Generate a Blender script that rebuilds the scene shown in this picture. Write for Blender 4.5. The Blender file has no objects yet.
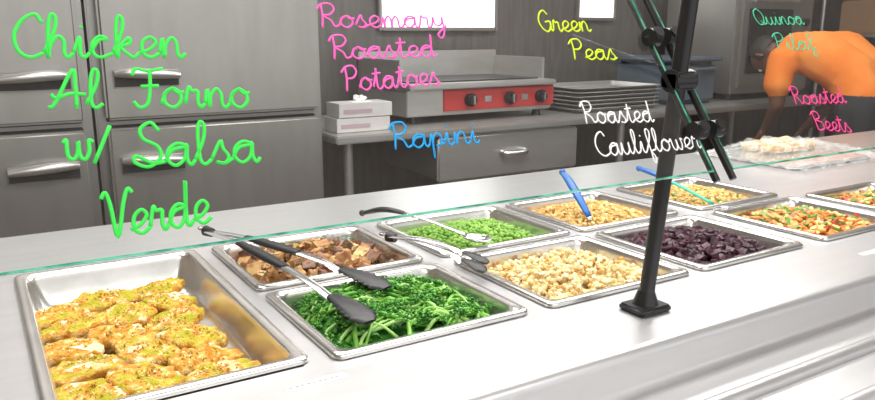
import bpy, bmesh, math, random
from mathutils import Vector, Matrix, noise
random.seed(7)
sc = bpy.context.scene
sc.view_settings.view_transform = 'Standard'

# ------------------------------------------------------------ materials
def mat(name, col, rough=0.5, metal=0.0, col2=None, nscale=20, bump=0.0, bscale=None,
        stretch=(1,1,1), emit=0.0, spec=0.5, lo=0.4, hi=0.6, col3=None, sss=0):
    m = bpy.data.materials.new(name); m.use_nodes = True
    nt = m.node_tree; b = nt.nodes['Principled BSDF']
    b.inputs['Base Color'].default_value = (*col, 1)
    b.inputs['Roughness'].default_value = rough
    b.inputs['Metallic'].default_value = metal
    b.inputs['Specular IOR Level'].default_value = spec
    if col2 or bump:
        tc = nt.nodes.new('ShaderNodeTexCoord'); mp = nt.nodes.new('ShaderNodeMapping')
        mp.inputs['Scale'].default_value = stretch
        nt.links.new(tc.outputs['Object'], mp.inputs['Vector'])
    if col2:
        n = nt.nodes.new('ShaderNodeTexNoise'); n.inputs['Scale'].default_value = nscale
        n.inputs['Detail'].default_value = 4
        nt.links.new(mp.outputs['Vector'], n.inputs['Vector'])
        r = nt.nodes.new('ShaderNodeValToRGB')
        r.color_ramp.elements[0].position = lo; r.color_ramp.elements[0].color = (*col, 1)
        r.color_ramp.elements[1].position = hi; r.color_ramp.elements[1].color = (*col2, 1)
        if col3:
            e = r.color_ramp.elements.new(min(0.99, hi+0.08)); e.color = (*col3, 1)
        nt.links.new(n.outputs['Fac'], r.inputs['Fac'])
        nt.links.new(r.outputs['Color'], b.inputs['Base Color'])
    if bump:
        n2 = nt.nodes.new('ShaderNodeTexNoise'); n2.inputs['Scale'].default_value = bscale or nscale*2
        n2.inputs['Detail'].default_value = 5
        nt.links.new(mp.outputs['Vector'], n2.inputs['Vector'])
        bp = nt.nodes.new('ShaderNodeBump'); bp.inputs['Strength'].default_value = bump
        bp.inputs['Distance'].default_value = 0.005
        nt.links.new(n2.outputs['Fac'], bp.inputs['Height'])
        nt.links.new(bp.outputs['Normal'], b.inputs['Normal'])
    if emit:
        b.inputs['Emission Color'].default_value = (*col, 1)
        b.inputs['Emission Strength'].default_value = emit
    return m

steel_deck = mat('brushed_steel_deck', (.62,.615,.62), .34, .75, (.67,.665,.67), 4, stretch=(1,9,9), lo=.3, hi=.7, bump=.012, bscale=50)
steel_pan = mat('pan_steel', (.64,.63,.60), .24, .9, (.74,.72,.69), 12)
steel_dark = mat('fridge_steel', (.31,.295,.28), .36, .75, (.35,.335,.32), 3, stretch=(6,1,1), lo=.3, hi=.7)
steel_mid = mat('equipment_steel', (.47,.455,.44), .34, .78, (.53,.515,.50), 5, stretch=(1,1,5), lo=.3, hi=.7)
steel_shiny = mat('utensil_steel', (.7,.7,.7), .18, .95)
black = mat('black_powder_coat', (.012,.012,.013), .35)
nylon = mat('black_nylon', (.010,.010,.011), .42)
blackgap = mat('dark_gasket', (.02,.02,.02), .7)

# ------------------------------------------------------------ mesh builder
def ico_t(sub):
    bm = bmesh.new(); bmesh.ops.create_icosphere(bm, subdivisions=sub, radius=1)
    v = [x.co.copy() for x in bm.verts]; f = [[q.index for q in p.verts] for p in bm.faces]; bm.free(); return v, f
ICO1, ICO2, ICO3 = ico_t(1), ico_t(2), ico_t(3)
ICO4 = ico_t(4)
def cube_t(bev=0.2, seg=2):
    bm = bmesh.new(); bmesh.ops.create_cube(bm, size=2)
    bmesh.ops.bevel(bm, geom=bm.edges[:], offset=bev, segments=seg, affect='EDGES', profile=.6)
    bm.verts.index_update()
    v = [x.co.copy() for x in bm.verts]; f = [[q.index for q in p.verts] for p in bm.faces]; bm.free(); return v, f
CUBE = cube_t()

def T(loc, rot=(0,0,0), s=(1,1,1)):
    from mathutils import Euler
    if not hasattr(s, '__len__'): s = (s,)*3
    return Matrix.Translation(loc) @ Euler(rot).to_matrix().to_4x4() @ Matrix.Diagonal((*s, 1))
def rrot(): return tuple(random.uniform(0, 6.28) for _ in range(3))

class MB:
    def __init__(s): s.v=[]; s.f=[]; s.m=[]
    def add(s, t, M, mi=0):
        o=len(s.v); s.v.extend(M@x for x in t[0])
        s.f.extend([i+o for i in q] for q in t[1]); s.m.extend([mi]*len(t[1]))
    def box(s, x0,x1,y0,y1,z0,z1, mi=0, bev=0.004, seg=2, M=None):
        bm=bmesh.new(); bmesh.ops.create_cube(bm,size=1)
        for v in bm.verts:
            v.co=Vector(((x0+x1)/2+v.co.x*(x1-x0),(y0+y1)/2+v.co.y*(y1-y0),(z0+z1)/2+v.co.z*(z1-z0)))
        if bev>0:
            b=min(bev,.45*min(abs(x1-x0),abs(y1-y0),abs(z1-z0)))
            bmesh.ops.bevel(bm,geom=bm.edges[:],offset=b,segments=seg,affect='EDGES')
        bm.verts.index_update()
        s.add(([v.co.copy() for v in bm.verts],[[q.index for q in p.verts] for p in bm.faces]), M or Matrix(), mi); bm.free()
    def tube(s, pts, rad, n=10, mi=0, flat=1.0, upv=None):
        pts=[Vector(p) for p in pts]
        if not hasattr(rad,'__len__'): rad=[rad]*len(pts)
        o=len(s.v); up=Vector(upv) if upv else Vector((0,0,1))
        for i,p in enumerate(pts):
            d=(pts[min(i+1,len(pts)-1)]-pts[max(i-1,0)]).normalized()
            a=d.cross(up)
            if a.length<1e-3: a=d.cross(Vector((1,0,0)))
            a.normalize(); b=a.cross(d).normalized()
            for k in range(n):
                th=2*math.pi*k/n
                s.v.append(p+a*math.cos(th)*rad[i]+b*math.sin(th)*rad[i]*flat)
        for i in range(len(pts)-1):
            for k in range(n):
                s.f.append([o+i*n+k,o+i*n+(k+1)%n,o+(i+1)*n+(k+1)%n,o+(i+1)*n+k]); s.m.append(mi)
        s.f.append([o+k for k in range(n)][::-1]); s.m.append(mi)
        e=o+(len(pts)-1)*n; s.f.append([e+k for k in range(n)]); s.m.append(mi)
    def obj(s, name, mats, smooth=True, parent=None, angle=True):
        me=bpy.data.meshes.new(name); me.from_pydata([tuple(v) for v in s.v],[],s.f)
        for m in mats: me.materials.append(m)
        me.polygons.foreach_set('material_index', s.m)
        me.update()
        bm=bmesh.new(); bm.from_mesh(me); bmesh.ops.recalc_face_normals(bm,faces=bm.faces[:])
        if smooth:
            for f in bm.faces: f.smooth=True
            if angle:
                for e in bm.edges:
                    if len(e.link_faces)==2 and e.calc_face_angle(0)>math.radians(38): e.smooth=False
        bm.to_mesh(me); bm.free()
        ob=bpy.data.objects.new(name, me); sc.collection.objects.link(ob)
        if parent: ob.parent=parent
        return ob

def crom(pts, n=6):
    P=[Vector(p) for p in pts]
    if len(P)<3:
        return [P[0].lerp(P[-1],i/n) for i in range(n+1)]
    Q=[P[0]*2-P[1]]+P+[P[-1]*2-P[-2]]; out=[]
    for i in range(1,len(Q)-2):
        a,b,c,d=Q[i-1:i+3]
        for k in range(n):
            t=k/n
            out.append(.5*((2*b)+(c-a)*t+(2*a-5*b+4*c-d)*t*t+(3*b-a-3*c+d)*t**3))
    out.append(P[-1]); return out

# ------------------------------------------------------------ room
ZC=0.90
floor_m=mat('quarry_tile_floor',(.12,.07,.05),.5,0,(.16,.10,.07),3)
wall_m=mat('dark_steel_wall_panel',(.14,.13,.125),.4,.5,(.17,.16,.15),4,stretch=(8,1,1))
wall_r=mat('tan_wall_paint',(.20,.14,.09),.7,0,(.24,.17,.11),3)
ceil_m=mat('ceiling_tile',(.72,.71,.69),.8,0,(.8,.79,.77),40)
b=MB(); b.box(-1.6,7.2,-3.2,3.9,-.05,0,bev=0); b.obj('floor',[floor_m],False)
b=MB(); b.box(-1.6,7.2,3.8,3.9,0,2.8,bev=0); b.obj('wall_back',[wall_m],False)
b=MB(); b.box(7.1,7.2,-3.2,3.8,0,2.8,bev=0); b.obj('wall_right',[wall_r],False)
b=MB(); b.box(-1.7,-1.6,-3.2,3.9,0,2.8,bev=0); b.obj('wall_left',[wall_r],False)
b=MB(); b.box(-1.6,7.2,-3.2,3.9,2.8,2.85,bev=0); b.obj('ceiling',[ceil_m],False)
reflm=mat('window_daylight_pane',(1,1,1),.3,0,emit=1.3)  # framed glowing panels, added to imitate ceiling-light reflections in the guard glass
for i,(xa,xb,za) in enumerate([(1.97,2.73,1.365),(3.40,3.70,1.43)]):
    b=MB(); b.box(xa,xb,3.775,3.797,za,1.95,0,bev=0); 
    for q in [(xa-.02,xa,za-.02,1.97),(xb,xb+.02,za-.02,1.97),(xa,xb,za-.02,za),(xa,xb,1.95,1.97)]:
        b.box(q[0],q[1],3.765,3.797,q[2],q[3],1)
    b.obj('window_%d'%(i+1),[reflm,steel_dark])

# ------------------------------------------------------------ serving counter
cols=[(.03,.36),(.39,.735),(.775,1.12),(1.15,1.475),(1.545,1.875),(1.93,2.26)]
YF0,YF1,YB0,YB1=.90,1.205,1.235,1.54
b=MB()
xs=[-1.2]
for a,c in cols: xs+= [a+.012,c-.012]
xs+=[5.2]
ys=[.725,YF0+.012,YF1-.012,YB0+.012,YB1-.012,1.88]
for i in range(len(xs)-1):
    for j in range(len(ys)-1):
        hole = (i%2==1) and (j==1 or (j==3 and i<11) or (j==2 and i==1))
        if not hole: b.box(xs[i],xs[i+1],ys[j],ys[j+1],ZC-.012,ZC,bev=0)
pr=[]
for k in range(7):
    th=math.pi/2*k/6; pr.append((.725-.015*math.sin(th), ZC-.015+.015*math.cos(th)))
pr+=[(.71,.846),(.706,.838),(.70,.833)]
o=len(b.v)
for x in (-1.2,5.2):
    for y,z in pr: b.v.append(Vector((x,y,z)))
n=len(pr)
for k in range(n-1): b.f.append([o+k,o+k+1,o+n+k+1,o+n+k]); b.m.append(0)
b.box(-1.2,5.2,.30,.71,.815,.833,bev=.004)
for y in (.62,.52,.42): b.tube([(-1.2,y,.836),(5.2,y,.836)],.013,14)
b.tube([(-1.2,.30,.824),(5.2,.30,.824)],.018,14)
b.box(-1.2,5.2,.72,.735,.02,.87,bev=0); b.box(-1.2,5.2,1.865,1.88,.02,.888,bev=0)
b.box(-1.2,-1.185,.72,1.88,.02,.888,bev=0); b.box(5.185,5.2,.72,1.88,.02,.888,bev=0)
b.box(-1.2,5.2,.735,1.865,.60,.61,bev=0)
b.obj('serving_counter',[steel_deck])

# ------------------------------------------------------------ pans
def rrect(x0,x1,y0,y1,r,z,n=5):
    out=[]
    for cx,cy,a0 in ((x1-r,y1-r,0),(x0+r,y1-r,90),(x0+r,y0+r,180),(x1-r,y0+r,270)):
        for k in range(n+1):
            th=math.radians(a0+90*k/n); out.append(Vector((cx+r*math.cos(th),cy+r*math.sin(th),z)))
    return out
def pan(x0,x1,y0,y1,depth=.065):
    b=MB()
    prof=[(0,.0015,.016),(0,.006,.016),(.003,.009,.015),(.008,.0095,.014),(.016,.008,.02),(.0185,.004,.022),(.020,-.006,.024),(.030,-depth+.012,.03),(.035,-depth+.004,.032),(.044,-depth,.03)]
    loops=[rrect(x0+i,x1-i,y0+i,y1-i,r,ZC+z) for i,z,r in prof]
    N=len(loops[0])
    for l in loops: b.v.extend(l)
    for i in range(len(loops)-1):
        for k in range(N):
            b.f.append([i*N+k,i*N+(k+1)%N,(i+1)*N+(k+1)%N,(i+1)*N+k]); b.m.append(0)
    b.f.append([(len(loops)-1)*N+k for k in range(N)]); b.m.append(0)
    return b.obj('steam_table_pan',[steel_pan],angle=False)
pan(cols[0][0],cols[0][1],YF0+.015,YB1,.062)
for ci,c in enumerate(cols[1:]):
    pan(c[0],c[1],YF0,YF1)
    if ci<4: pan(c[0],c[1],YB0,YB1)

# ------------------------------------------------------------ food
def bed(b, x0,x1,y0,y1, zedge, mound, mi, n=22, rough=.004, sc_=60):
    o=len(b.v)
    for j in range(n+1):
        for i in range(n+1):
            u=2*i/n-1; v=2*j/n-1
            x=x0+(x1-x0)*i/n; y=y0+(y1-y0)*j/n
            b.v.append(Vector((x,y,fh(u,v,zedge,mound)+rough*noise.noise(Vector((x,y,0))*sc_))))
    for j in range(n):
        for i in range(n):
            b.f.append([o+j*(n+1)+i,o+j*(n+1)+i+1,o+(j+1)*(n+1)+i+1,o+(j+1)*(n+1)+i]); b.m.append(mi)
def fh(u,v,ze,m): return ze+m*(max(0,(1-u**4))*max(0,(1-v**4)))**.8
def inner(c,y0,y1,d=.034): return c[0]+d,c[1]-d,y0+d,y1-d
def scatter(b, area, count, fn, ze, m, lift=0):
    x0,x1,y0,y1=area
    for _ in range(count):
        u=random.uniform(-.97,.97); v=random.uniform(-.97,.97)
        p=Vector((x0+(x1-x0)*(u+1)/2, y0+(y1-y0)*(v+1)/2, fh(u,v,ze,m)+random.uniform(-.002,.006)+lift))
        fn(b,p)
def lump(t, seed, amp=.25, fr=1.3):
    return ([v*(1+amp*noise.noise(v*fr+Vector((seed*7.1,seed*3.3,seed)))+amp*.4*noise.noise(v*fr*3+Vector((seed,0,0)))) for v in t[0]], t[1])

# baked chicken: flat irregular breaded cutlets
ch1=mat('golden_crumb_crust',(.50,.21,.03),.85,0,(.74,.42,.10),70,bump=1,bscale=240,lo=.38,hi=.56,col3=(.85,.62,.28),spec=.1)
ch2=mat('salsa_verde_crust',(.40,.36,.03),.8,0,(.60,.44,.07),45,bump=1,bscale=240,lo=.44,hi=.60,col3=(.78,.56,.18),spec=.12)
ch3=mat('pale_chicken',(.74,.52,.26),.8,0,(.86,.74,.50),50,bump=.8,bscale=200,spec=.15)
def cutlet(b,seed,M,mi,mtop):
    o=len(b.v); vs=[]
    for v in ICO4[0]:
        az=math.atan2(v.y,v.x)
        rim=1+.34*noise.noise(Vector((math.cos(az)*1.2,math.sin(az)*1.2,seed*3.7)))+.16*noise.noise(Vector((math.cos(az)*4,math.sin(az)*4,seed)))
        z=v.z; zz=(abs(z)**.42)*(1 if z>0 else -1)
        q=Vector((v.x*rim*(1.15-.15*abs(z)),v.y*rim*(1.15-.15*abs(z)),zz))
        nn=.20*noise.noise(q*1.8+Vector((seed,0,0)))+.15*noise.noise(q*5+Vector((0,seed,0)))+.13*noise.noise(q*14)
        q.z+= nn*2.0 if z>-.1 else 0; q.x+=nn*.14; q.y+=nn*.14
        vs.append(q)
    b.v.extend(M@v for v in vs)
    for f in ICO4[1]:
        c=(vs[f[0]]+vs[f[1]]+vs[f[2]])/3
        b.f.append([i+o for i in f])
        k=noise.noise(Vector((c.x*1.4+seed*2,c.y*1.4,seed)))+.3*noise.noise(Vector((c.x*5,c.y*5,seed)))
        b.m.append(mtop if (k>.02 and c.z>.4) else (2 if k<-.40 else mi))
b=MB(); sd=0
for r,y in enumerate((1.435,1.342,1.25,1.16,1.07,.992)):
    for c_,x in enumerate((.096,.178,.260)):
        sd+=1
        xx=x+random.uniform(-.006,.006)+(.007 if r%2 else -.007); yy=y+.020*(c_-1)+random.uniform(-.007,.007)
        if r==0 and c_==2: yy-=.01
        rz=random.uniform(-.6,.2)
        M=T((xx,yy,.859+random.uniform(0,.007)),(random.uniform(-.14,.14),random.uniform(-.18,.18),rz),(.045,.0345,.0118))
        cutlet(b,sd,M,0,1 if random.random()<.75 else 0)
        for _ in range(80):
            a=random.uniform(0,6.28); q=math.sqrt(random.random())
            b.add(CUBE if random.random()<.5 else ICO1,T(M@Vector((1.0*q*math.cos(a),1.0*q*math.sin(a),(1-q**4)**.5*1.15)),rrot(),random.uniform(.0008,.0018)),random.choice([0,0,2,1]))
b.obj('baked_chicken_breasts',[ch1,ch2,ch3],angle=False)

# potatoes
p1=mat('roasted_potato_flesh',(.46,.24,.08),.55,0,(.68,.44,.18),60,bump=.4)
p2=mat('roasted_potato_skin',(.09,.035,.02),.5,0,(.22,.09,.045),50,bump=.4)
p3=mat('browned_potato',(.26,.11,.035),.5,0,(.46,.24,.09),50,bump=.4)
rs=mat('rosemary_needle',(.05,.14,.02),.5)
A=inner(cols[1],YB0,YB1); b=MB(); bed(b,*A,.866,.022,1)
def f_pot(b,p):
    s=random.uniform(.010,.017); t=lump(ICO3 if random.random()<.75 else CUBE,random.random()*50,.50)
    b.add(t,T(p,rrot(),(s*1.25,s*.95,s*.75)),random.choice([0,1,1,2,2]))
scatter(b,A,190,f_pot,.872,.024)
scatter(b,A,160,lambda b,p:b.tube([p,p+Vector((random.gauss(0,.006),random.gauss(0,.006),.001))],.0009,5,3),.890,.026)
b.obj('roasted_potatoes',[p1,p2,p3,rs])

# rapini
g1=mat('rapini_stem',(.10,.32,.03),.4,0,(.21,.48,.07),30,spec=.35)
g2=mat('rapini_leaf',(.018,.12,.010),.5,0,(.06,.25,.03),50,spec=.3,bump=.3)
g3=mat('rapini_bright_stalk',(.34,.58,.16),.4,spec=.35)
A=inner(cols[1],YF0,YF1); b=MB(); bed(b,*A,.862,.028,1)
x0,x1,y0,y1=A
def leaf(b,p,L,W,az,mi):
    n=9; o=len(b.v); sd=random.random()*50; tl=random.uniform(-.3,.5); dd=Vector((math.cos(az),math.sin(az),0)); ss=Vector((-dd.y,dd.x,0))
    for i in range(n):
        q=i/(n-1); w=W*math.sin(math.pi*min(1,q*.93+.05))**.8
        for j in range(5):
            t=j/2-1
            b.v.append(p+dd*(L*(q-.4))+ss*w*t*(1+.25*noise.noise(Vector((q*6,j*2,sd))))+Vector((0,0,.008*noise.noise(Vector((q*4,t*2,sd)))+abs(t)*W*.35*math.sin(q*9+sd)+.012*tl*q-.010*q*q)))
    for i in range(n-1):
        for j in range(4): b.f.append([o+i*5+j,o+i*5+j+1,o+(i+1)*5+j+1,o+(i+1)*5+j]); b.m.append(mi)
for _ in range(110):
    u=random.uniform(-.86,.86); v=random.uniform(-.86,.86)
    leaf(b,Vector((x0+(x1-x0)*(u+1)/2,y0+(y1-y0)*(v+1)/2,fh(u,v,.872,.034)+random.uniform(0,.006))),random.uniform(.022,.046),random.uniform(.005,.010),random.uniform(0,6.3),random.choice([1,1,1,0]))
for _ in range(120):
    L=random.uniform(.05,.13); ang=random.gauss(.35,.7)+(math.pi if random.random()<.5 else 0)
    cx=random.uniform(x0+.02,x1-.02); cy=random.uniform(y0+.02,y1-.02)
    pts=[]; bend=random.uniform(-.7,.7)
    for k in range(5):
        q=k/4-.5; a=ang+bend*q
        x=cx+L*q*math.cos(a); y=cy+L*q*math.sin(a)
        x=min(max(x,x0+.004),x1-.004); y=min(max(y,y0+.004),y1-.004)
        u=2*(x-x0)/(x1-x0)-1; v=2*(y-y0)/(y1-y0)-1
        pts.append(Vector((x,y,fh(u,v,.871,.036)+random.uniform(0,.009)+.010*(1-4*q*q)*random.random()+.006*q)))
    pp=crom(pts,3); r=random.uniform(.0026,.0056)
    b.tube(pp,[r*(1-.5*i/len(pp)) for i in range(len(pp))],8,random.choice([0,0,2]))
    e=pts[-1]
    for br in range(random.randint(1,3)):
        e2=e+Vector((random.gauss(0,.009),random.gauss(0,.009),random.uniform(.001,.007)))
        b.tube([pts[-2].lerp(e,.4),e2],[.0016,.0011],6,0)
        for _ in range(random.randint(14,24)):
            b.add(ICO1,T(e2+Vector((random.gauss(0,.0048),random.gauss(0,.0048),random.uniform(0,.006))),rrot(),random.uniform(.0014,.0029)),random.choice([1,1,1,0]))
b.obj('sauteed_rapini',[g1,g2,g3],angle=False)

# peas
pe=mat('green_pea_skin',(.13,.29,.03),.4,0,(.24,.42,.07),25,spec=.35)
A=inner(cols[2],YB0,YB1); b=MB(); bed(b,*A,.862,.026,0)
for k in range(2): scatter(b,A,620,lambda b,p:b.add(ICO2,T(p,rrot(),random.uniform(.0046,.0060)),0),.868+.002*k,.030)
b.obj('green_peas',[pe],angle=False)

# cauliflower
c1=mat('roasted_cauliflower_floret',(.76,.52,.20),.7,0,(.90,.78,.50),70,bump=.8,bscale=300,spec=.2)
c2=mat('browned_cauliflower',(.42,.18,.04),.65,0,(.76,.48,.17),60,bump=.6,bscale=300,spec=.2)
c3=mat('cauliflower_stem',(.86,.74,.44),.55,spec=.25)
A=inner(cols[2],YF0,YF1); b=MB(); bed(b,*A,.866,.022,0)
def f_cau(b,p):
    s=random.uniform(.7,1.35); hm=random.random()<.34
    for _ in range(random.randint(7,12)):
        d=Vector((random.gauss(0,.006),random.gauss(0,.006),random.gauss(0,.004)))*s
        b.add(ICO1,T(p+d,rrot(),random.uniform(.0035,.0062)*s),1 if (hm and random.random()<.5) else 0)
    a=rrot(); b.add(CUBE,T(p,a,(.0035*s,.0035*s,.013*s)),2)
scatter(b,A,170,f_cau,.872,.028)
b.obj('roasted_cauliflower',[c1,c2,c3])

# beets
be=mat('beet_cube',(.024,.007,.014),.38,0,(.065,.020,.034),60,spec=.35)
A=inner(cols[3],YF0,YF1); b=MB(); bed(b,*A,.868,.02,0)
scatter(b,A,330,lambda b,p:b.add(lump(CUBE,random.random()*40,.15),T(p,rrot(),(random.uniform(.007,.010),random.uniform(.006,.009),random.uniform(.006,.009))),0),.874,.026)
b.obj('roasted_beets',[be])

# grain dishes
q1=mat('quinoa_grain',(.56,.34,.11),.7,0,(.80,.60,.28),90,bump=.5,spec=.2)
q2=mat('diced_squash',(.74,.42,.10),.5); q3=mat('herb_fleck',(.12,.25,.04),.6)
for ci in (3,4):
    A=inner(cols[ci],YB0,YB1); b=MB(); bed(b,*A,.868,.026,0,rough=.006)
    def f_q(b,p):
        m=random.choice([0]*8+[1,2]) if ci==4 else random.choice([0,0,0,0,0,1])
        b.add(ICO1 if random.random()<.6 else CUBE,T(p,rrot(),random.uniform(.0025,.0055)),m)
    scatter(b,A,1200,f_q,.872,.03)
    b.obj('roasted_chickpeas' if ci==3 else 'quinoa_pilaf',[q1,q2,q3])
# mixed vegetables
v1=mat('carrot_slice',(.62,.20,.04),.5,0,(.72,.32,.08),50); v2=mat('pepper_strip_green',(.10,.24,.03),.45)
v3=mat('pepper_strip_red',(.40,.06,.03),.4); v4=mat('yellow_squash_piece',(.78,.52,.18),.5)
def veg(b,p):
    m=random.choice([0,0,0,1,1,2,3,3]); L=random.uniform(.008,.02)
    b.add(lump(CUBE,random.random()*40,.2),T(p,(random.uniform(-.6,.6),random.uniform(-.6,.6),random.uniform(0,6.3)),(L,random.uniform(.003,.006),random.uniform(.002,.004))),m)
for ci in (4,5):
    A=inner(cols[ci],YF0,YF1); b=MB(); bed(b,*A,.868,.024,0)
    scatter(b,A,420,veg,.874,.028); b.obj('roasted_vegetable_medley',[v1,v2,v3,v4])

# ------------------------------------------------------------ tongs / spoons
def tongs(pivot, tipa, tipb, head=.075, grip=True, heads=nylon, hw=1.0):
    b=MB(); P=Vector(pivot)
    b.tube([P+Vector((0,.0,0)), P+ (Vector(tipa)-P).normalized()*.02],[.011,.009],10,0)
    ring=[P+Vector((.010*math.cos(t),.014+.012*math.sin(t),.002)) for t in [i*math.pi/6 for i in range(13)]]
    b.tube(ring,.002,6,1)
    for tip,sg in ((tipa,1),(tipb,-1)):
        Q=Vector(tip); d=(Q-P); L=d.length; dn=d.normalized(); side=dn.cross(Vector((0,0,1))).normalized()
        pts=crom([P,P+dn*L*.33+Vector((0,0,.012)),P+dn*L*.66+Vector((0,0,.010)),Q-dn*head],6)
        b.tube(pts,[.0095]*len(pts),8,1,flat=.28)
        if grip:
            g=[P+dn*L*a+Vector((0,0,.012)) for a in (.26,.34,.46,.56)]
            b.tube(g,[.008,.0125,.0125,.009],10,0,flat=.5)
        ns=8; pp=[];rr=[]
        for i in range(ns*2+1):
            q=i/(ns*2); pp.append(Q-dn*head*(1-q)+Vector((0,0,.006-.010*q*q)))
            w=(.011+.012*math.sin(min(1,q*1.25)*math.pi/2))*hw*(1 if q<.85 else 1-(q-.85)*3.2)
            rr.append(w*(1.0 if i%2 else .84))
        b.tube(pp,rr,12,2,flat=.28)
    return b.obj('serving_tongs',[nylon,steel_shiny,heads])
tongs((.372,1.49,.957),(.560,1.070,.930),(.468,.950,.930),.10,hw=1.12)
tongs((.700,1.33,.935),(.800,1.115,.922),(.765,1.075,.922),.055,grip=False,hw=.7)
def spoon(a, e, name, mh, mb_, bowl=(.034,.024,.010), r=.007, split=.55, mlow=None, arch=.006):
    b=MB(); A_=Vector(a); E=Vector(e); d=E-A_
    pts=crom([A_,A_+d*.25+Vector((0,0,arch)),A_+d*.6+Vector((0,0,arch*.8)),E],6); n=len(pts); k=int(n*split)
    b.tube(pts[:k+1],[r*(.8+.4*math.sin(i/k*math.pi)) for i in range(k+1)],10,0,flat=.6)
    b.add(ICO2,T(pts[0],(0,0,0),r*.85),0)
    b.tube(pts[k:],[r*.75]*(n-k),10,1,flat=.4)
    az=math.atan2(d.y,d.x); M=T(E+d.normalized()*bowl[0]*.8,(0,0,az),bowl)
    nl,nk=6,16; vs=[];fs=[]
    for sh in (1,.9):
        for i in range(nl+1):
            ph=math.pi/2*i/nl
            for j in range(nk):
                th=2*math.pi*j/nk; vs.append(Vector((math.cos(th)*math.cos(ph)*sh,math.sin(th)*math.cos(ph)*sh,-math.sin(ph)*sh)))
    for s_ in (0,1):
        o=s_*(nl+1)*nk
        for i in range(nl):
            for j in range(nk): fs.append([o+i*nk+j,o+i*nk+(j+1)%nk,o+(i+1)*nk+(j+1)%nk,o+(i+1)*nk+j])
    o=(nl+1)*nk
    for j in range(nk): fs.append([j,(j+1)%nk,o+(j+1)%nk,o+j])
    b.add((vs,fs),M,2)
    return b.obj(name,[mh,mlow or mb_,mb_],angle=False)
blue=mat('blue_plastic_handle',(.01,.12,.42),.35); teal=mat('green_plastic_handle',(.02,.38,.25),.35)
spoon((.745,1.54,.935),(.865,1.285,.925),'serving_spoon',nylon,steel_shiny,split=.5,r=.009,arch=.02)
spoon((1.249,1.425,1.0),(1.235,1.30,.905),'serving_spoon',blue,steel_shiny,r=.010,split=.9)
spoon((1.600,1.50,.965),(1.612,1.25,.91),'serving_spoon',blue,steel_shiny,r=.010,split=.5,mlow=teal)

# ------------------------------------------------------------ sneeze guard
GY,GZ=.685,1.145; cs,sn=.807,.590   # glass slope
def G(x,s,off=0): return Vector((x,GY+sn*s-cs*off,GZ+cs*s+sn*off))
gm=bpy.data.materials.new('clear_glass'); gm.use_nodes=True; nt=gm.node_tree; nt.nodes.clear()
out=nt.nodes.new('ShaderNodeOutputMaterial'); mix=nt.nodes.new('ShaderNodeMixShader')
tr=nt.nodes.new('ShaderNodeBsdfTransparent'); tr.inputs[0].default_value=(.95,.98,.965,1)
gl=nt.nodes.new('ShaderNodeBsdfGlossy'); gl.inputs['Roughness'].default_value=.02
lw=nt.nodes.new('ShaderNodeLayerWeight'); lw.inputs['Blend'].default_value=.5
pw=nt.nodes.new('ShaderNodeMath'); pw.operation='POWER'; pw.inputs[1].default_value=4
ma=nt.nodes.new('ShaderNodeMath'); ma.operation='MULTIPLY_ADD'; ma.inputs[1].default_value=.85; ma.inputs[2].default_value=.10
nt.links.new(lw.outputs['Facing'],pw.inputs[0]); nt.links.new(pw.outputs[0],ma.inputs[0]); nt.links.new(ma.outputs[0],mix.inputs[0])
nt.links.new(tr.outputs[0],mix.inputs[1]); nt.links.new(gl.outputs[0],mix.inputs[2]); nt.links.new(mix.outputs[0],out.inputs[0])
gedge=mat('green_glass_edge',(.02,.20,.13),.15,0,(.12,.48,.32),40)
guard=bpy.data.objects.new('sneeze_guard',None); sc.collection.objects.link(guard)
for nm,xa,xb in (('glass_panel_1',-1.0,.888),('glass_panel_2',.930,2.55)):
    b=MB(); SL=.44; S0=.011
    b.v+= [G(xa,S0),G(xb,S0),G(xb,SL),G(xa,SL)]; b.f.append([0,1,2,3]); b.m.append(0)
    for q in ([(xa,S0),(xb,S0)],[(xa,S0),(xa,SL)],[(xb,S0),(xb,SL)],[(xa,SL),(xb,SL)]):
        b.tube([G(*q[0]),G(*q[1])],.0016,4,1)
    b.obj(nm,[gm,gedge],False,guard)
def post(x):
    b=MB()
    b.tube([(x,.818,ZC+.012),(x,.790,1.19),(x,.765,1.45),(x,.76,1.52)],.0125,16)
    b.box(x-.034,x+.034,.790,.846,ZC,ZC+.012,0,.004,3)
    b.tube([(x,.818,ZC+.010),(x,.817,ZC+.035)],[.022,.0135],16)
    for dx in (-.016,.02):
        b.tube([G(x+dx,-.004,-.004),G(x+dx,.455,-.004)],.0055,10)
        for s in (.075,.238):
            c=G(x+dx,s,.004)
            b.tube([c+Vector((-.010,0,0)),c+Vector((.010,0,0))],.0135,16)
            b.tube([G(x+dx,s,.0),G(x+dx,s,.020)],[.011,.009],14)
    b.tube([(x-.02,.781,1.276),(x+.024,.781,1.276)],.017,16)
    b.box(x-.02,x+.024,.765,.80,1.262,1.29,0,.004)
    b.obj('support_post',[black],True,guard)
post(.906); post(2.57)
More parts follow.
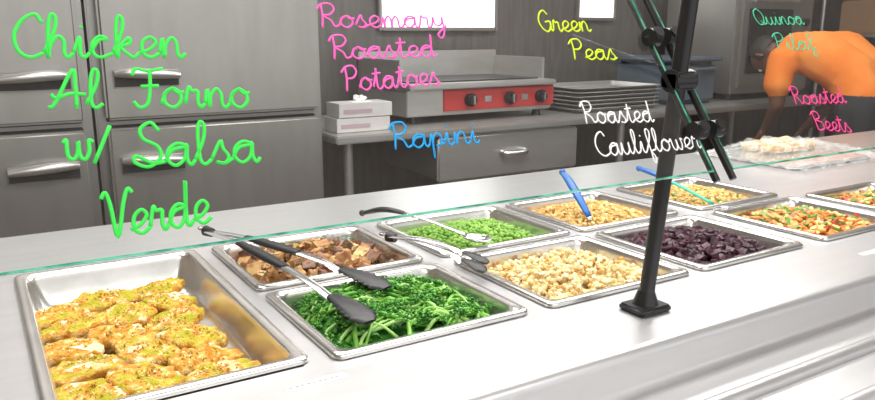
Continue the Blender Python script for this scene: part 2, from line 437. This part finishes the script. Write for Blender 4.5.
# hand lettering
GL={
'a':(1.15,[[(0,.2),(.3,.7),(.85,.85),(.5,1),(.15,.7),(.12,.25),(.4,0),(.75,.3),(.88,.95),(.85,.3),(.98,0),(1.15,.2)]]),
'c':(.95,[[(0,.2),(.4,.8),(.75,.85),(.45,1),(.13,.65),(.15,.2),(.45,0),(.95,.2)]]),
'd':(1.2,[[(0,.2),(.3,.7),(.85,.85),(.5,1),(.15,.7),(.12,.25),(.4,0),(.75,.3),(.92,1.1),(1.0,2.0),(.9,1.0),(.88,.2),(1.0,0),(1.2,.2)]]),
'e':(.9,[[(0,.2),(.5,.4),(.78,.75),(.55,1),(.2,.75),(.17,.25),(.5,0),(.9,.2)]]),
'f':(.85,[[(0,.2),(.5,1),(.75,1.7),(.55,2),(.35,1.6),(.35,0),(.3,-.7),(.48,-.9),(.6,-.4),(.4,.05),(.85,.2)]]),
'h':(1.15,[[(0,.2),(.42,1.2),(.5,1.85),(.33,2),(.2,1.4),(.18,0),(.25,.5),(.55,.97),(.8,.75),(.8,.2),(.95,0),(1.15,.2)]]),
'i':(.65,[[(0,.2),(.28,.95),(.28,.2),(.45,0),(.65,.2)],[(.34,1.4),(.4,1.47)]]),
'k':(1.1,[[(0,.2),(.42,1.2),(.5,1.85),(.33,2),(.2,1.4),(.18,0),(.3,.5),(.72,.95),(.72,.65),(.35,.5),(.65,.15),(.88,0),(1.1,.2)]]),
'l':(.65,[[(0,.2),(.38,1.1),(.48,1.8),(.33,2),(.2,1.5),(.2,.3),(.38,0),(.65,.2)]]),
'm':(1.55,[[(0,.2),(.18,.95),(.2,0),(.3,.6),(.55,.98),(.7,.7),(.7,0),(.8,.6),(1.05,.98),(1.2,.7),(1.2,.2),(1.35,0),(1.55,.2)]]),
'n':(1.15,[[(0,.2),(.18,.95),(.2,0),(.3,.6),(.6,.98),(.8,.7),(.8,.2),(.95,0),(1.15,.2)]]),
'o':(1.05,[[(0,.2),(.25,.8),(.6,1),(.2,.75),(.15,.25),(.5,0),(.85,.3),(.85,.75),(.55,1),(.75,.75),(1.05,.8)]]),
'p':(1.0,[[(0,.2),(.22,.95),(.2,0),(.15,-.9),(.25,.4),(.55,.98),(.85,.7),(.75,.15),(.4,.02),(1.0,.2)]]),
'r':(.9,[[(0,.2),(.22,1.05),(.35,.85),(.62,.85),(.58,.3),(.7,0),(.9,.2)]]),
's':(.85,[[(0,.2),(.42,1.05),(.5,.7),(.7,.3),(.5,0),(.18,.1),(.5,.0),(.85,.2)]]),
't':(.75,[[(0,.2),(.35,1.2),(.42,1.7),(.33,.3),(.5,0),(.75,.2)],[(.05,1.25),(.75,1.32)]]),
'u':(1.2,[[(0,.2),(.18,.95),(.2,.25),(.45,0),(.75,.3),(.85,.95),(.85,.2),(1.0,0),(1.2,.2)]]),
'w':(1.4,[[(0,.8),(.15,.95),(.2,.2),(.45,0),(.65,.3),(.7,.9),(.75,.2),(1.0,0),(1.2,.4),(1.2,.95),(1.4,.85)]]),
'y':(1.05,[[(0,.2),(.18,.95),(.2,.4),(.45,.15),(.75,.4),(.85,.95),(.8,-.4),(.5,-.95),(.3,-.6),(.8,-.1),(1.05,.2)]]),
'/':(.9,[[(0,-.2),(.85,1.7)]]), ' ':(.6,[]),
'C':(1.25,[[(1.2,1.6),(.95,2),(.45,1.7),(.15,1),(.3,.3),(.75,0),(1.25,.2)]]),
'A':(1.4,[[(0,.1),(.25,.3),(.9,2),(1.0,1.2),(1.05,0)],[(.1,.75),(.3,.55),(.8,.75),(1.4,.7)]]),
'F':(1.3,[[(.1,1.6),(.3,1.95),(.8,1.85),(1.5,2)],[(.9,1.9),(.85,1),(.7,.2),(.35,0),(.1,.3)],[(.45,1.05),(1.25,1.1)]]),
'S':(1.25,[[(1.1,1.6),(.8,2),(.4,1.7),(.5,1.25),(1.0,.9),(1.1,.4),(.65,0),(.15,.2),(.2,.5),(.8,.15),(1.25,.2)]]),
'V':(1.25,[[(0,1.7),(.2,1.95),(.4,1.4),(.65,0),(1.0,1.4),(1.25,2),(1.45,1.8)]]),
'R':(1.3,[[(.3,1.85),(.32,1),(.2,0)],[(0,1.5),(.3,1.95),(.9,2),(1.1,1.55),(.8,1.1),(.35,1.0),(.8,.6),(1.0,.1),(1.3,.2)]]),
'P':(1.2,[[(.35,1.85),(.35,1),(.2,0)],[(0,1.5),(.4,1.95),(.95,2),(1.15,1.5),(.85,1.05),(.4,1.0)]]),
'G':(1.35,[[(1.15,1.6),(.85,2),(.4,1.7),(.12,1),(.3,.3),(.75,0),(1.15,.5),(1.2,.95),(.7,.9)],[(1.2,.95),(1.15,.1),(1.35,.2)]]),
'Q':(1.4,[[(.7,2),(.2,1.6),(.1,.7),(.5,0),(1.05,.3),(1.2,1.3),(.7,2)],[(.7,.5),(1.0,.05),(1.4,.2)]]),
'B':(1.3,[[(.3,1.85),(.3,1),(.25,0)],[(0,1.6),(.4,1.95),(.95,1.9),(1.0,1.35),(.4,1.05),(1.05,.85),(1.1,.25),(.6,0),(.2,.05)]]),
}
def word(b, txt, X0,s0,X1,s1,cap,r):
    tot=sum(GL[c][0] for c in txt); ux=(X1-X0)/tot; uy=cap/2; pen=0
    for c in txt:
        w,st=GL[c]
        for k in st:
            pts=crom([(p[0],p[1],0) for p in k],5)
            out=[]
            for p in pts:
                uu=pen+p.x+.12*(p.y-.5); q=uu/tot
                out.append(G(X0+uu*ux, s0+(s1-s0)*q+p.y*uy, .0012))
            b.tube(out,r,6,0,flat=.3,upv=(0,-cs,sn))
        pen+=w
def label(name,col,words,r,em=.45):
    b=MB()
    for w in words: word(b,*w,r)
    m=mat('marker_'+name,col,.8,emit=em,spec=.1)
    b.obj(name,[m],True,guard,angle=False)
green=(.045,.52,.07); pink=(.66,.10,.36)
label('lettering_chicken_al_forno',green,[
 ('Chicken',.0376,.2224,.1966,.2187,.050),('Al',.0617,.1645,.1087,.1638,.043),('Forno',.1338,.1622,.2515,.155,.046),
 ('w/',.0668,.1115,.108,.108,.042),('Salsa',.1226,.0975,.2458,.0914,.048),('Verde',.0873,.0294,.1834,.033,.046)],.0019)
label('lettering_rosemary_potatoes',pink,[('Rosemary',.3557,.2567,.5306,.257,.034),('Roasted',.3579,.2124,.501,.2133,.033),('Potatoes',.3614,.1693,.4905,.1729,.033)],.0013)
label('lettering_rapini',(.02,.24,.50),[('Rapini',.3972,.0912,.5165,.0897,.034)],.0013)
label('lettering_green_peas',(.46,.60,.02),[('Green',.6817,.2505,.776,.2505,.036),('Peas',.7175,.2037,.802,.2016,.034)],.0013)
label('lettering_cauliflower',(.70,.70,.70),[('Roasted',.69,.1032,.8183,.0971,.034),('Cauliflower',.688,.0537,.887,.0489,.036)],.0012,.3)
label('lettering_quinoa',(.06,.34,.19),[('Quinoa',1.162,.264,1.2987,.265,.034),('Pilaf',1.1795,.2126,1.2928,.2107,.034)],.0013)
label('lettering_beets',(.56,.05,.18),[('Roasted',1.149,.1055,1.294,.1007,.034),('Beets',1.171,.0565,1.263,.0434,.036)],.0014)
lab=mat('paper_label',(.75,.75,.73),.6); ink=mat('label_print',(.25,.25,.25),.6)
for x,y in ((.30,.852),(1.52,.80)):
    b=MB(); b.box(x,x+.085,y,y+.014,ZC,ZC+.0006,0,bev=0)
    for k in range(9): b.box(x+.006+k*.008,x+.011+k*.008,y+.005,y+.008,ZC+.0006,ZC+.0009,1,bev=0)
    b.obj('shelf_label',[lab,ink],False)

# ------------------------------------------------------------ refrigerators
def fridge(x0,x1,hinge_left):
    b=MB(); Y=2.94
    b.box(x0,x1,Y,3.70,.12,2.05,0,.006)
    for z0,z1 in ((.17,1.005),(1.035,1.98)):
        b.box(x0+.035,x1-.035,Y-.012,Y+.002,z0-.008,z1+.008,1,.003)
        b.box(x0+.03,x1-.03,Y-.055,Y-.012,z0,z1,0,.010,3)
    for z in (.875,1.185):
        xa = x0+.06 if hinge_left else x1-.06
        sg = 1 if hinge_left else -1
        b.box(min(xa,xa+sg*.23),max(xa,xa+sg*.23),Y-.062,Y-.053,z-.038,z+.028,0,.006,3)
        b.box(min(xa+sg*.005,xa+sg*.225),max(xa+sg*.005,xa+sg*.225),Y-.064,Y-.060,z-.032,z+.004,1,.001)
        b.tube(crom([(xa+sg*.01,Y-.070,z+.012),(xa+sg*.06,Y-.088,z+.016),(xa+sg*.14,Y-.092,z+.012),(xa+sg*.225,Y-.082,z+.004)],5),
               [.014+.009*math.sin(i/15*math.pi) for i in range(16)],14,2,flat=.8)
    for lx in (x0+.06,x1-.06):
        for ly in (Y+.06,3.64): b.tube([(lx,ly,0),(lx,ly,.12)],.02,12,1)
    b.obj('reach_in_refrigerator',[steel_dark,blackgap,steel_mid])
fridge(-.50,.365,False); fridge(.375,1.245,True)
fridge(-1.42,-.51,True)

# ------------------------------------------------------------ prep table
b=MB()
b.box(1.29,4.95,2.90,3.74,.875,.91,0,.006)
b.box(1.35,4.9,2.98,3.68,.22,.24,0,.004)
for x in (1.37,3.0,4.88):
    for y in (2.96,3.68): b.tube([(x,y,0),(x,y,.875)],.021,14,0)
b.box(1.83,2.62,2.93,3.5,.66,.872,1,.006); b.box(1.80,2.65,2.912,2.934,.655,.868,1,.012,3)
b.tube(crom([(2.16,2.91,.775),(2.17,2.88,.77),(2.23,2.872,.768),(2.29,2.88,.77),(2.30,2.91,.775)],4),.012,10,2)
b.obj('prep_table',[steel_mid,steel_mid,steel_shiny])

# griddle
red=mat('red_control_panel',(.36,.03,.03),.4)
b=MB(); x0,x1=1.74,2.62
b.box(x0,x1,3.10,3.62,.945,1.06,0,.006)
b.box(x0,x1,3.06,3.60,1.075,1.10,0,.006); b.box(x0+.02,x1-.02,3.10,3.60,1.06,1.08,0,.003)
b.box(x0+.20,x1+.005,3.085,3.105,.965,1.07,1,.004)
b.box(x0,x0+.20,3.09,3.105,.95,1.07,0,.004)
b.box(x0+.05,x1-.05,3.15,3.56,1.10,1.106,2,.002)
b.box(x0,x0+.015,3.16,3.62,1.09,1.21,0,.004); b.box(x1-.015,x1,3.16,3.62,1.09,1.21,0,.004)
b.box(x0,x1,3.60,3.62,1.09,1.24,0,.004)
for x in (2.09,2.33,2.53):
    b.tube([(x,3.085,1.015),(x,3.068,1.015)],.033,20,2); b.tube([(x,3.068,1.015),(x,3.045,1.015)],[.026,.021],20,2)
    b.box(x-.005,x+.005,3.038,3.05,.995,1.037,3,.002)
for x in (2.20,2.43): b.box(x-.02,x+.02,3.082,3.088,1.0,1.03,3,.001)
for x in (x0+.06,x1-.06):
    for y in (3.15,3.57): b.tube([(x,y,.911),(x,y,.948)],[.024,.018],14,2)
b.obj('countertop_griddle',[steel_mid,red,black,steel_shiny])

# glove boxes
bx=mat('printed_cardboard',(.50,.49,.48),.6,0,(.46,.43,.43),14); bp=mat('box_print_stripe',(.36,.26,.30),.6)
b=MB()
for k,(z,dx) in enumerate(((.911,0),(.975,.012))):
    b.box(1.34+dx,1.60+dx,3.0,3.14,z,z+.062,0,.002)
    b.box(1.36+dx,1.50+dx,2.9985,3.001,z+.018,z+.036,1,.0005)
    b.box(1.42+dx,1.52+dx,3.04,3.10,z+.061,z+.0645,2,.001)
wht=mat('white_tissue',(.7,.7,.7),.8)
b.add(lump(ICO3,3,.6,2),T((1.48,3.07,1.045),(0,0,0),(.03,.02,.022)),2)
b.obj('disposable_glove_boxes',[bx,bp,wht])

# sheet pan stack
b=MB()
for k in range(6):
    z=.912+k*.022; ox=random.uniform(-.012,.012)
    prof=[(0,.020),(.004,.024),(.010,.022),(.022,.003),(.03,0)]
    loops=[rrect(2.76+ox+i,3.40+ox-i,3.04+i,3.46-i,.03,z+h) for i,h in prof]
    N=len(loops[0]); o=len(b.v)
    for l in loops: b.v.extend(l)
    for i in range(len(loops)-1):
        for q in range(N): b.f.append([o+i*N+q,o+i*N+(q+1)%N,o+(i+1)*N+(q+1)%N,o+(i+1)*N+q]); b.m.append(0)
    b.f.append([o+(len(loops)-1)*N+q for q in range(N)]); b.m.append(0)
b.obj('sheet_pan_stack',[steel_mid],angle=False)
tub=mat('grey_plastic_tub',(.07,.09,.115),.5)
b=MB(); x0,x1,y0,y1=3.50,3.95,3.05,3.60
b.box(x0+.03,x1-.03,y0+.03,y1-.03,.912,1.17,0,.03,3)
b.box(x0+.01,x1-.01,y0+.01,y1-.01,1.165,1.19,0,.008,3)
b.tube([(x0+.05,y0+.03,1.12),(x0+.2,y0-.005,1.12),(x1-.05,y0+.03,1.12)],.01,8,0)
b.obj('lidded_food_tub',[tub])
# oven
b=MB(); b.box(4.1,4.9,3.12,3.68,.95,1.62,0,.01)
b.box(4.14,4.70,3.10,3.125,.99,1.57,0,.008); b.box(4.20,4.64,3.092,3.103,1.08,1.48,1,.004)
b.tube([(4.2,3.065,1.53),(4.64,3.065,1.53)],.012,10,2)
for x in (4.22,4.62): b.tube([(x,3.10,1.53),(x,3.065,1.53)],.008,8,2)
for z in (1.1,1.25,1.4): b.tube([(4.8,3.12,z),(4.8,3.09,z)],.025,16,1)
for x in (4.16,4.84):
    for y in (3.18,3.62): b.tube([(x,y,.911),(x,y,.955)],.02,10,1)
b.obj('convection_oven',[steel_dark,black,steel_mid])
b=MB(); b.box(4.3,6.6,3.42,3.79,1.72,1.745,0,.004)
for x in (4.5,5.5,6.4): b.box(x,x+.02,3.44,3.79,1.62,1.72,0,.002)
b.obj('wall_shelf',[steel_mid])
rk=mat('cream_bin',(.50,.40,.26),.6); rk2=mat('brown_carton',(.28,.16,.08),.7)
b=MB()
for x in (5.3,6.7):
    for y in (2.7,3.3): b.tube([(x,y,0),(x,y,2.0)],.014,10,0)
for z in (.3,.8,1.3,1.75):
    b.box(5.28,6.72,2.68,3.32,z,z+.02,0,.003)
    x=5.34
    while x<6.4:
        w=random.uniform(.2,.38)
        b.box(x,x+w,2.75,3.2,z+.02,z+random.uniform(.2,.36),random.choice([1,2]),.012); x+=w+.04
b.obj('storage_rack',[steel_mid,rk,rk2])

# wrapped tray on rear ledge
wrap=bpy.data.materials.new('plastic_wrap'); wrap.use_nodes=True; nt=wrap.node_tree
pb=nt.nodes['Principled BSDF']; pb.inputs['Base Color'].default_value=(.85,.85,.85,1); pb.inputs['Roughness'].default_value=.12
pb.inputs['Alpha'].default_value=.20
tray=bpy.data.objects.new('wrapped_food_tray',None); sc.collection.objects.link(tray)
b=MB(); b.box(2.27,2.72,1.45,1.80,ZC+.001,ZC+.013,0,.005)
b.obj('tray',[steel_pan],True,tray)
b=MB()
for k in range(10):
    b.add(lump(ICO3,k+200,.4,1.5),T((2.44+.055*(k%5),1.66+.09*(k//5),.930),(0,0,random.random()*3),(.038,.030,.018)),0 if k%2 else 1)
b.obj('chicken_pieces',[ch3,ch1],True,tray)
b=MB(); n=60
for j in range(n+1):
    for i in range(n+1):
        x=2.22+.52*i/n; y=1.40+.42*j/n; u=2*i/n-1; v=2*j/n-1
        h=.906+.044*(max(0,1-abs(u)**3)*max(0,1-abs(v)**3))
        p=Vector((x,y,0)); h+=.026*abs(noise.noise(p*18))+.018*abs(noise.noise(p*45))
        b.v.append(Vector((x+.012*noise.noise(p*9),y+.012*noise.noise(p*9+Vector((5,0,0))),h)))
for j in range(n):
    for i in range(n):
        b.f.append([j*(n+1)+i,j*(n+1)+i+1,(j+1)*(n+1)+i+1,(j+1)*(n+1)+i]); b.m.append(0)
b.obj('plastic_wrap_cover',[wrap],True,tray,False)

# ------------------------------------------------------------ worker (one continuous remeshed body), back to the counter, bent over
def capsules(segs, voxel, smooth=6):
    b=MB()
    for a,c,ra,rc in segs:
        a=Vector(a); c=Vector(c); L=(c-a).length; n=max(2,int(L/(min(ra,rc)*.35)))
        for i in range(n+1):
            q=i/n; b.add(ICO2,T(a.lerp(c,q),(0,0,0),ra+(rc-ra)*q))
    ob=b.obj('tmp',[],False)
    m=ob.modifiers.new('r','REMESH'); m.mode='VOXEL'; m.voxel_size=voxel; m.use_smooth_shade=True
    s=ob.modifiers.new('s','SMOOTH'); s.iterations=smooth; s.factor=.5
    dg=bpy.context.evaluated_depsgraph_get(); me=bpy.data.meshes.new_from_object(ob.evaluated_get(dg))
    bpy.data.objects.remove(ob); return me
def segd(p,a,c):
    a=Vector(a);c=Vector(c);d=c-a;t=max(0,min(1,(p-a).dot(d)/max(1e-9,d.dot(d)))); return (p-(a+d*t)).length
worker=bpy.data.objects.new('kitchen_worker',None); sc.collection.objects.link(worker)
orange=mat('orange_tshirt',(.72,.19,.03),.85,0,(.78,.25,.05),6,bump=1,bscale=9,spec=.1)
skin=mat('brown_skin',(.12,.05,.03),.5); pants=mat('dark_trousers',(.02,.02,.025),.8); hair=mat('black_hair',(.01,.008,.007),.6,bump=.6,bscale=200)
fw=Vector((.10,.995,0)).normalized(); rx=Vector((fw.y,-fw.x,0)); O=Vector((3.97,2.16,0))
def W(r,f,z): return tuple(O+rx*r+fw*f+Vector((0,0,z)))
S=[]
def sg(a,c,ra,rc,t): S.append((a,c,ra,rc,t))
for r in (-.07,.07):
    k=1.3
    sg(W(r,0,1.0),W(r*.9,.08,1.12),.130,.126,'shirt'); sg(W(r*.9,.08,1.12),W(r*k,.25,1.215),.126,.135,'shirt')
    sg(W(r*k,.25,1.215),W(r*k,.40,1.235),.135,.11,'shirt')
for s in (-1,1):
    sg(W(0,.40,1.24),W(s*.20,.40,1.19),.095,.075,'shirt')
    el=W(s*.235,.38,.95); mid=W(s*.232,.39,1.06)
    sg(W(s*.20,.40,1.19),mid,.080,.078,'shirt'); sg(mid,el,.050,.043,'skin')
    sg(el,W(s*.17,.50,.79),.043,.028,'skin')
sg(W(0,.42,1.23),W(0,.49,1.22),.072,.060,'shirt'); sg(W(0,.49,1.22),W(0,.57,1.21),.055,.052,'skin')
for r in (-.09,.09):
    sg(W(r,0,.96),W(r,-.01,.50),.118,.068,'pants'); sg(W(r,-.01,.50),W(r,-.04,.10),.066,.045,'pants'); sg(W(r,-.04,.05),W(r,.14,.045),.045,.04,'pants')
me=capsules([s[:4] for s in S],.012,8)
for m in (orange,skin,pants): me.materials.append(m)
tag={'shirt':0,'skin':1,'pants':2}
for p in me.polygons:
    c=p.center; best=min(S,key=lambda s:segd(c,s[0],s[1])-min(s[2],s[3])); p.material_index=tag[best[4]]; p.use_smooth=True
    if best[4]=='shirt' and c.z<1.03 and (Vector((c.x,c.y,0))-O).dot(fw)<.2: p.material_index=2
body=bpy.data.objects.new('body',me); sc.collection.objects.link(body); body.parent=worker
HC=Vector(W(0,.66,1.20))
hd=(fw*.25+Vector((0,0,-.97))).normalized()
up=fw*.97+Vector((0,0,.25)); up=(up-hd*up.dot(hd)).normalized(); rt=hd.cross(up)
HM=Matrix((( rt.x,hd.x,up.x,HC.x),(rt.y,hd.y,up.y,HC.y),(rt.z,hd.z,up.z,HC.z),(0,0,0,1)))
def hp(x,y,z): return tuple(HM@Vector((x,y,z)))
hs=[(hp(0,-.02,.03),hp(0,.02,.03),.085,.082),(hp(0,.03,-.03),hp(0,.045,-.075),.062,.038),(hp(0,-.03,-.05),hp(-.0,-.05,-.12),.05,.052),
 (hp(0,.095,.015),hp(0,.112,-.018),.009,.014),(hp(-.02,.088,-.052),hp(.02,.088,-.052),.008,.008),(hp(-.02,.085,-.063),hp(.02,.085,-.063),.008,.008),
 (hp(-.04,.078,.03),hp(.04,.078,.03),.012,.012)]
for s in (-1,1): hs.append((hp(s*.083,-.005,.02),hp(s*.085,-.01,-.02),.014,.010))
me=capsules(hs,.006,4); me.materials.append(skin)
hob=bpy.data.objects.new('head',me); sc.collection.objects.link(hob); hob.parent=worker
b=MB()
hv=[v*(1+.05*noise.noise(v*4)) for v in ICO4[0]]
ks=set(i for i,v in enumerate(hv) if not (v.y>.35 and v.z<.45) and v.z>-.55)
b.add((hv,[f for f in ICO4[1] if all(i in ks for i in f)]),HM@T((0,-.008,.032),(0,0,0),(.094,.108,.097)))
b.obj('hair',[hair],True,worker,False)
b=MB(); eyew=mat('eye_white',(.8,.8,.8),.3)
for s in (-1,1):
    b.add(ICO2,HM@T((s*.032,.086,.008),(0,0,0),.011),0); b.add(ICO2,HM@T((s*.032,.094,.006),(0,0,0),.0055),1)
b.obj('eyes',[eyew,hair],True,worker)
def hand(wr, dirv, nm, side):
    Wp=Vector(wr); d=Vector(dirv).normalized(); s=d.cross(Vector((0,0,1))).normalized()*side; dn=d.cross(s).normalized()*side
    if dn.z>0: dn=-dn
    sg=[(Wp,Wp+d*.035,.026,.026)]
    for k in (-1.5,-.5,.5,1.5):
        kn=Wp+d*(.092-.004*abs(k))+s*k*.019; sg.append((Wp+d*.02+s*k*.012,kn,.015,.0105))
        L={-1.5:.060,-.5:.075,.5:.080,1.5:.070}[k]
        a=kn+d*L*.45+dn*.004; c=a+d*L*.28+dn*.014; e=c+d*L*.12+dn*.018
        sg+=[(kn,a,.0098,.009),(a,c,.009,.0082),(c,e,.0082,.0072)]
    t0=Wp+d*.03+s*.02; t1=t0+s*.03+d*.022+dn*.008; t2=t1+d*.03+s*.004+dn*.012
    sg+=[(t0,t1,.015,.012),(t1,t2,.0115,.009)]
    me=capsules([(tuple(a),tuple(c),x,y) for a,c,x,y in sg],.004,3); me.materials.append(skin)
    o=bpy.data.objects.new(nm,me); sc.collection.objects.link(o); o.parent=worker
hdv=tuple(fw*.5+Vector((0,0,-.86)))
hand(W(.17,.50,.79),hdv,'hand_right',-1); hand(W(-.17,.50,.79),hdv,'hand_left',1)

# ------------------------------------------------------------ lights
def area(n,loc,sx,sy,e,col=(1,1,1),rot=(0,0,0)):
    l=bpy.data.lights.new(n,'AREA'); l.shape='RECTANGLE'; l.size=sx; l.size_y=sy; l.energy=e; l.color=col
    o=bpy.data.objects.new(n,l); o.location=loc; o.rotation_euler=rot; sc.collection.objects.link(o)
area('counter_light',(1.2,1.25,2.6),3.6,.5,76,(1,.985,.96))
area('aisle_light',(2.2,2.45,2.7),4.0,.4,64,(1,.98,.95))
area('front_light',(.6,-1.6,2.7),3.5,1.0,88,(1,.99,.97))
w=bpy.data.worlds.new('world'); sc.world=w; w.use_nodes=True
w.node_tree.nodes['Background'].inputs[0].default_value=(.98,.98,1,1); w.node_tree.nodes['Background'].inputs[1].default_value=1.12

# ------------------------------------------------------------ camera
cam=bpy.data.cameras.new('camera'); co=bpy.data.objects.new('camera',cam); sc.collection.objects.link(co)
F=Vector((.5122,.8301,-.2200)).normalized(); R=F.cross(Vector((0,0,1))).normalized(); U=R.cross(F)
co.matrix_world=Matrix(((R.x,U.x,-F.x,0),(R.y,U.y,-F.y,0),(R.z,U.z,-F.z,1.35),(0,0,0,1)))
cam.sensor_width=36; cam.lens=31.02; cam.clip_start=.02
sc.camera=co
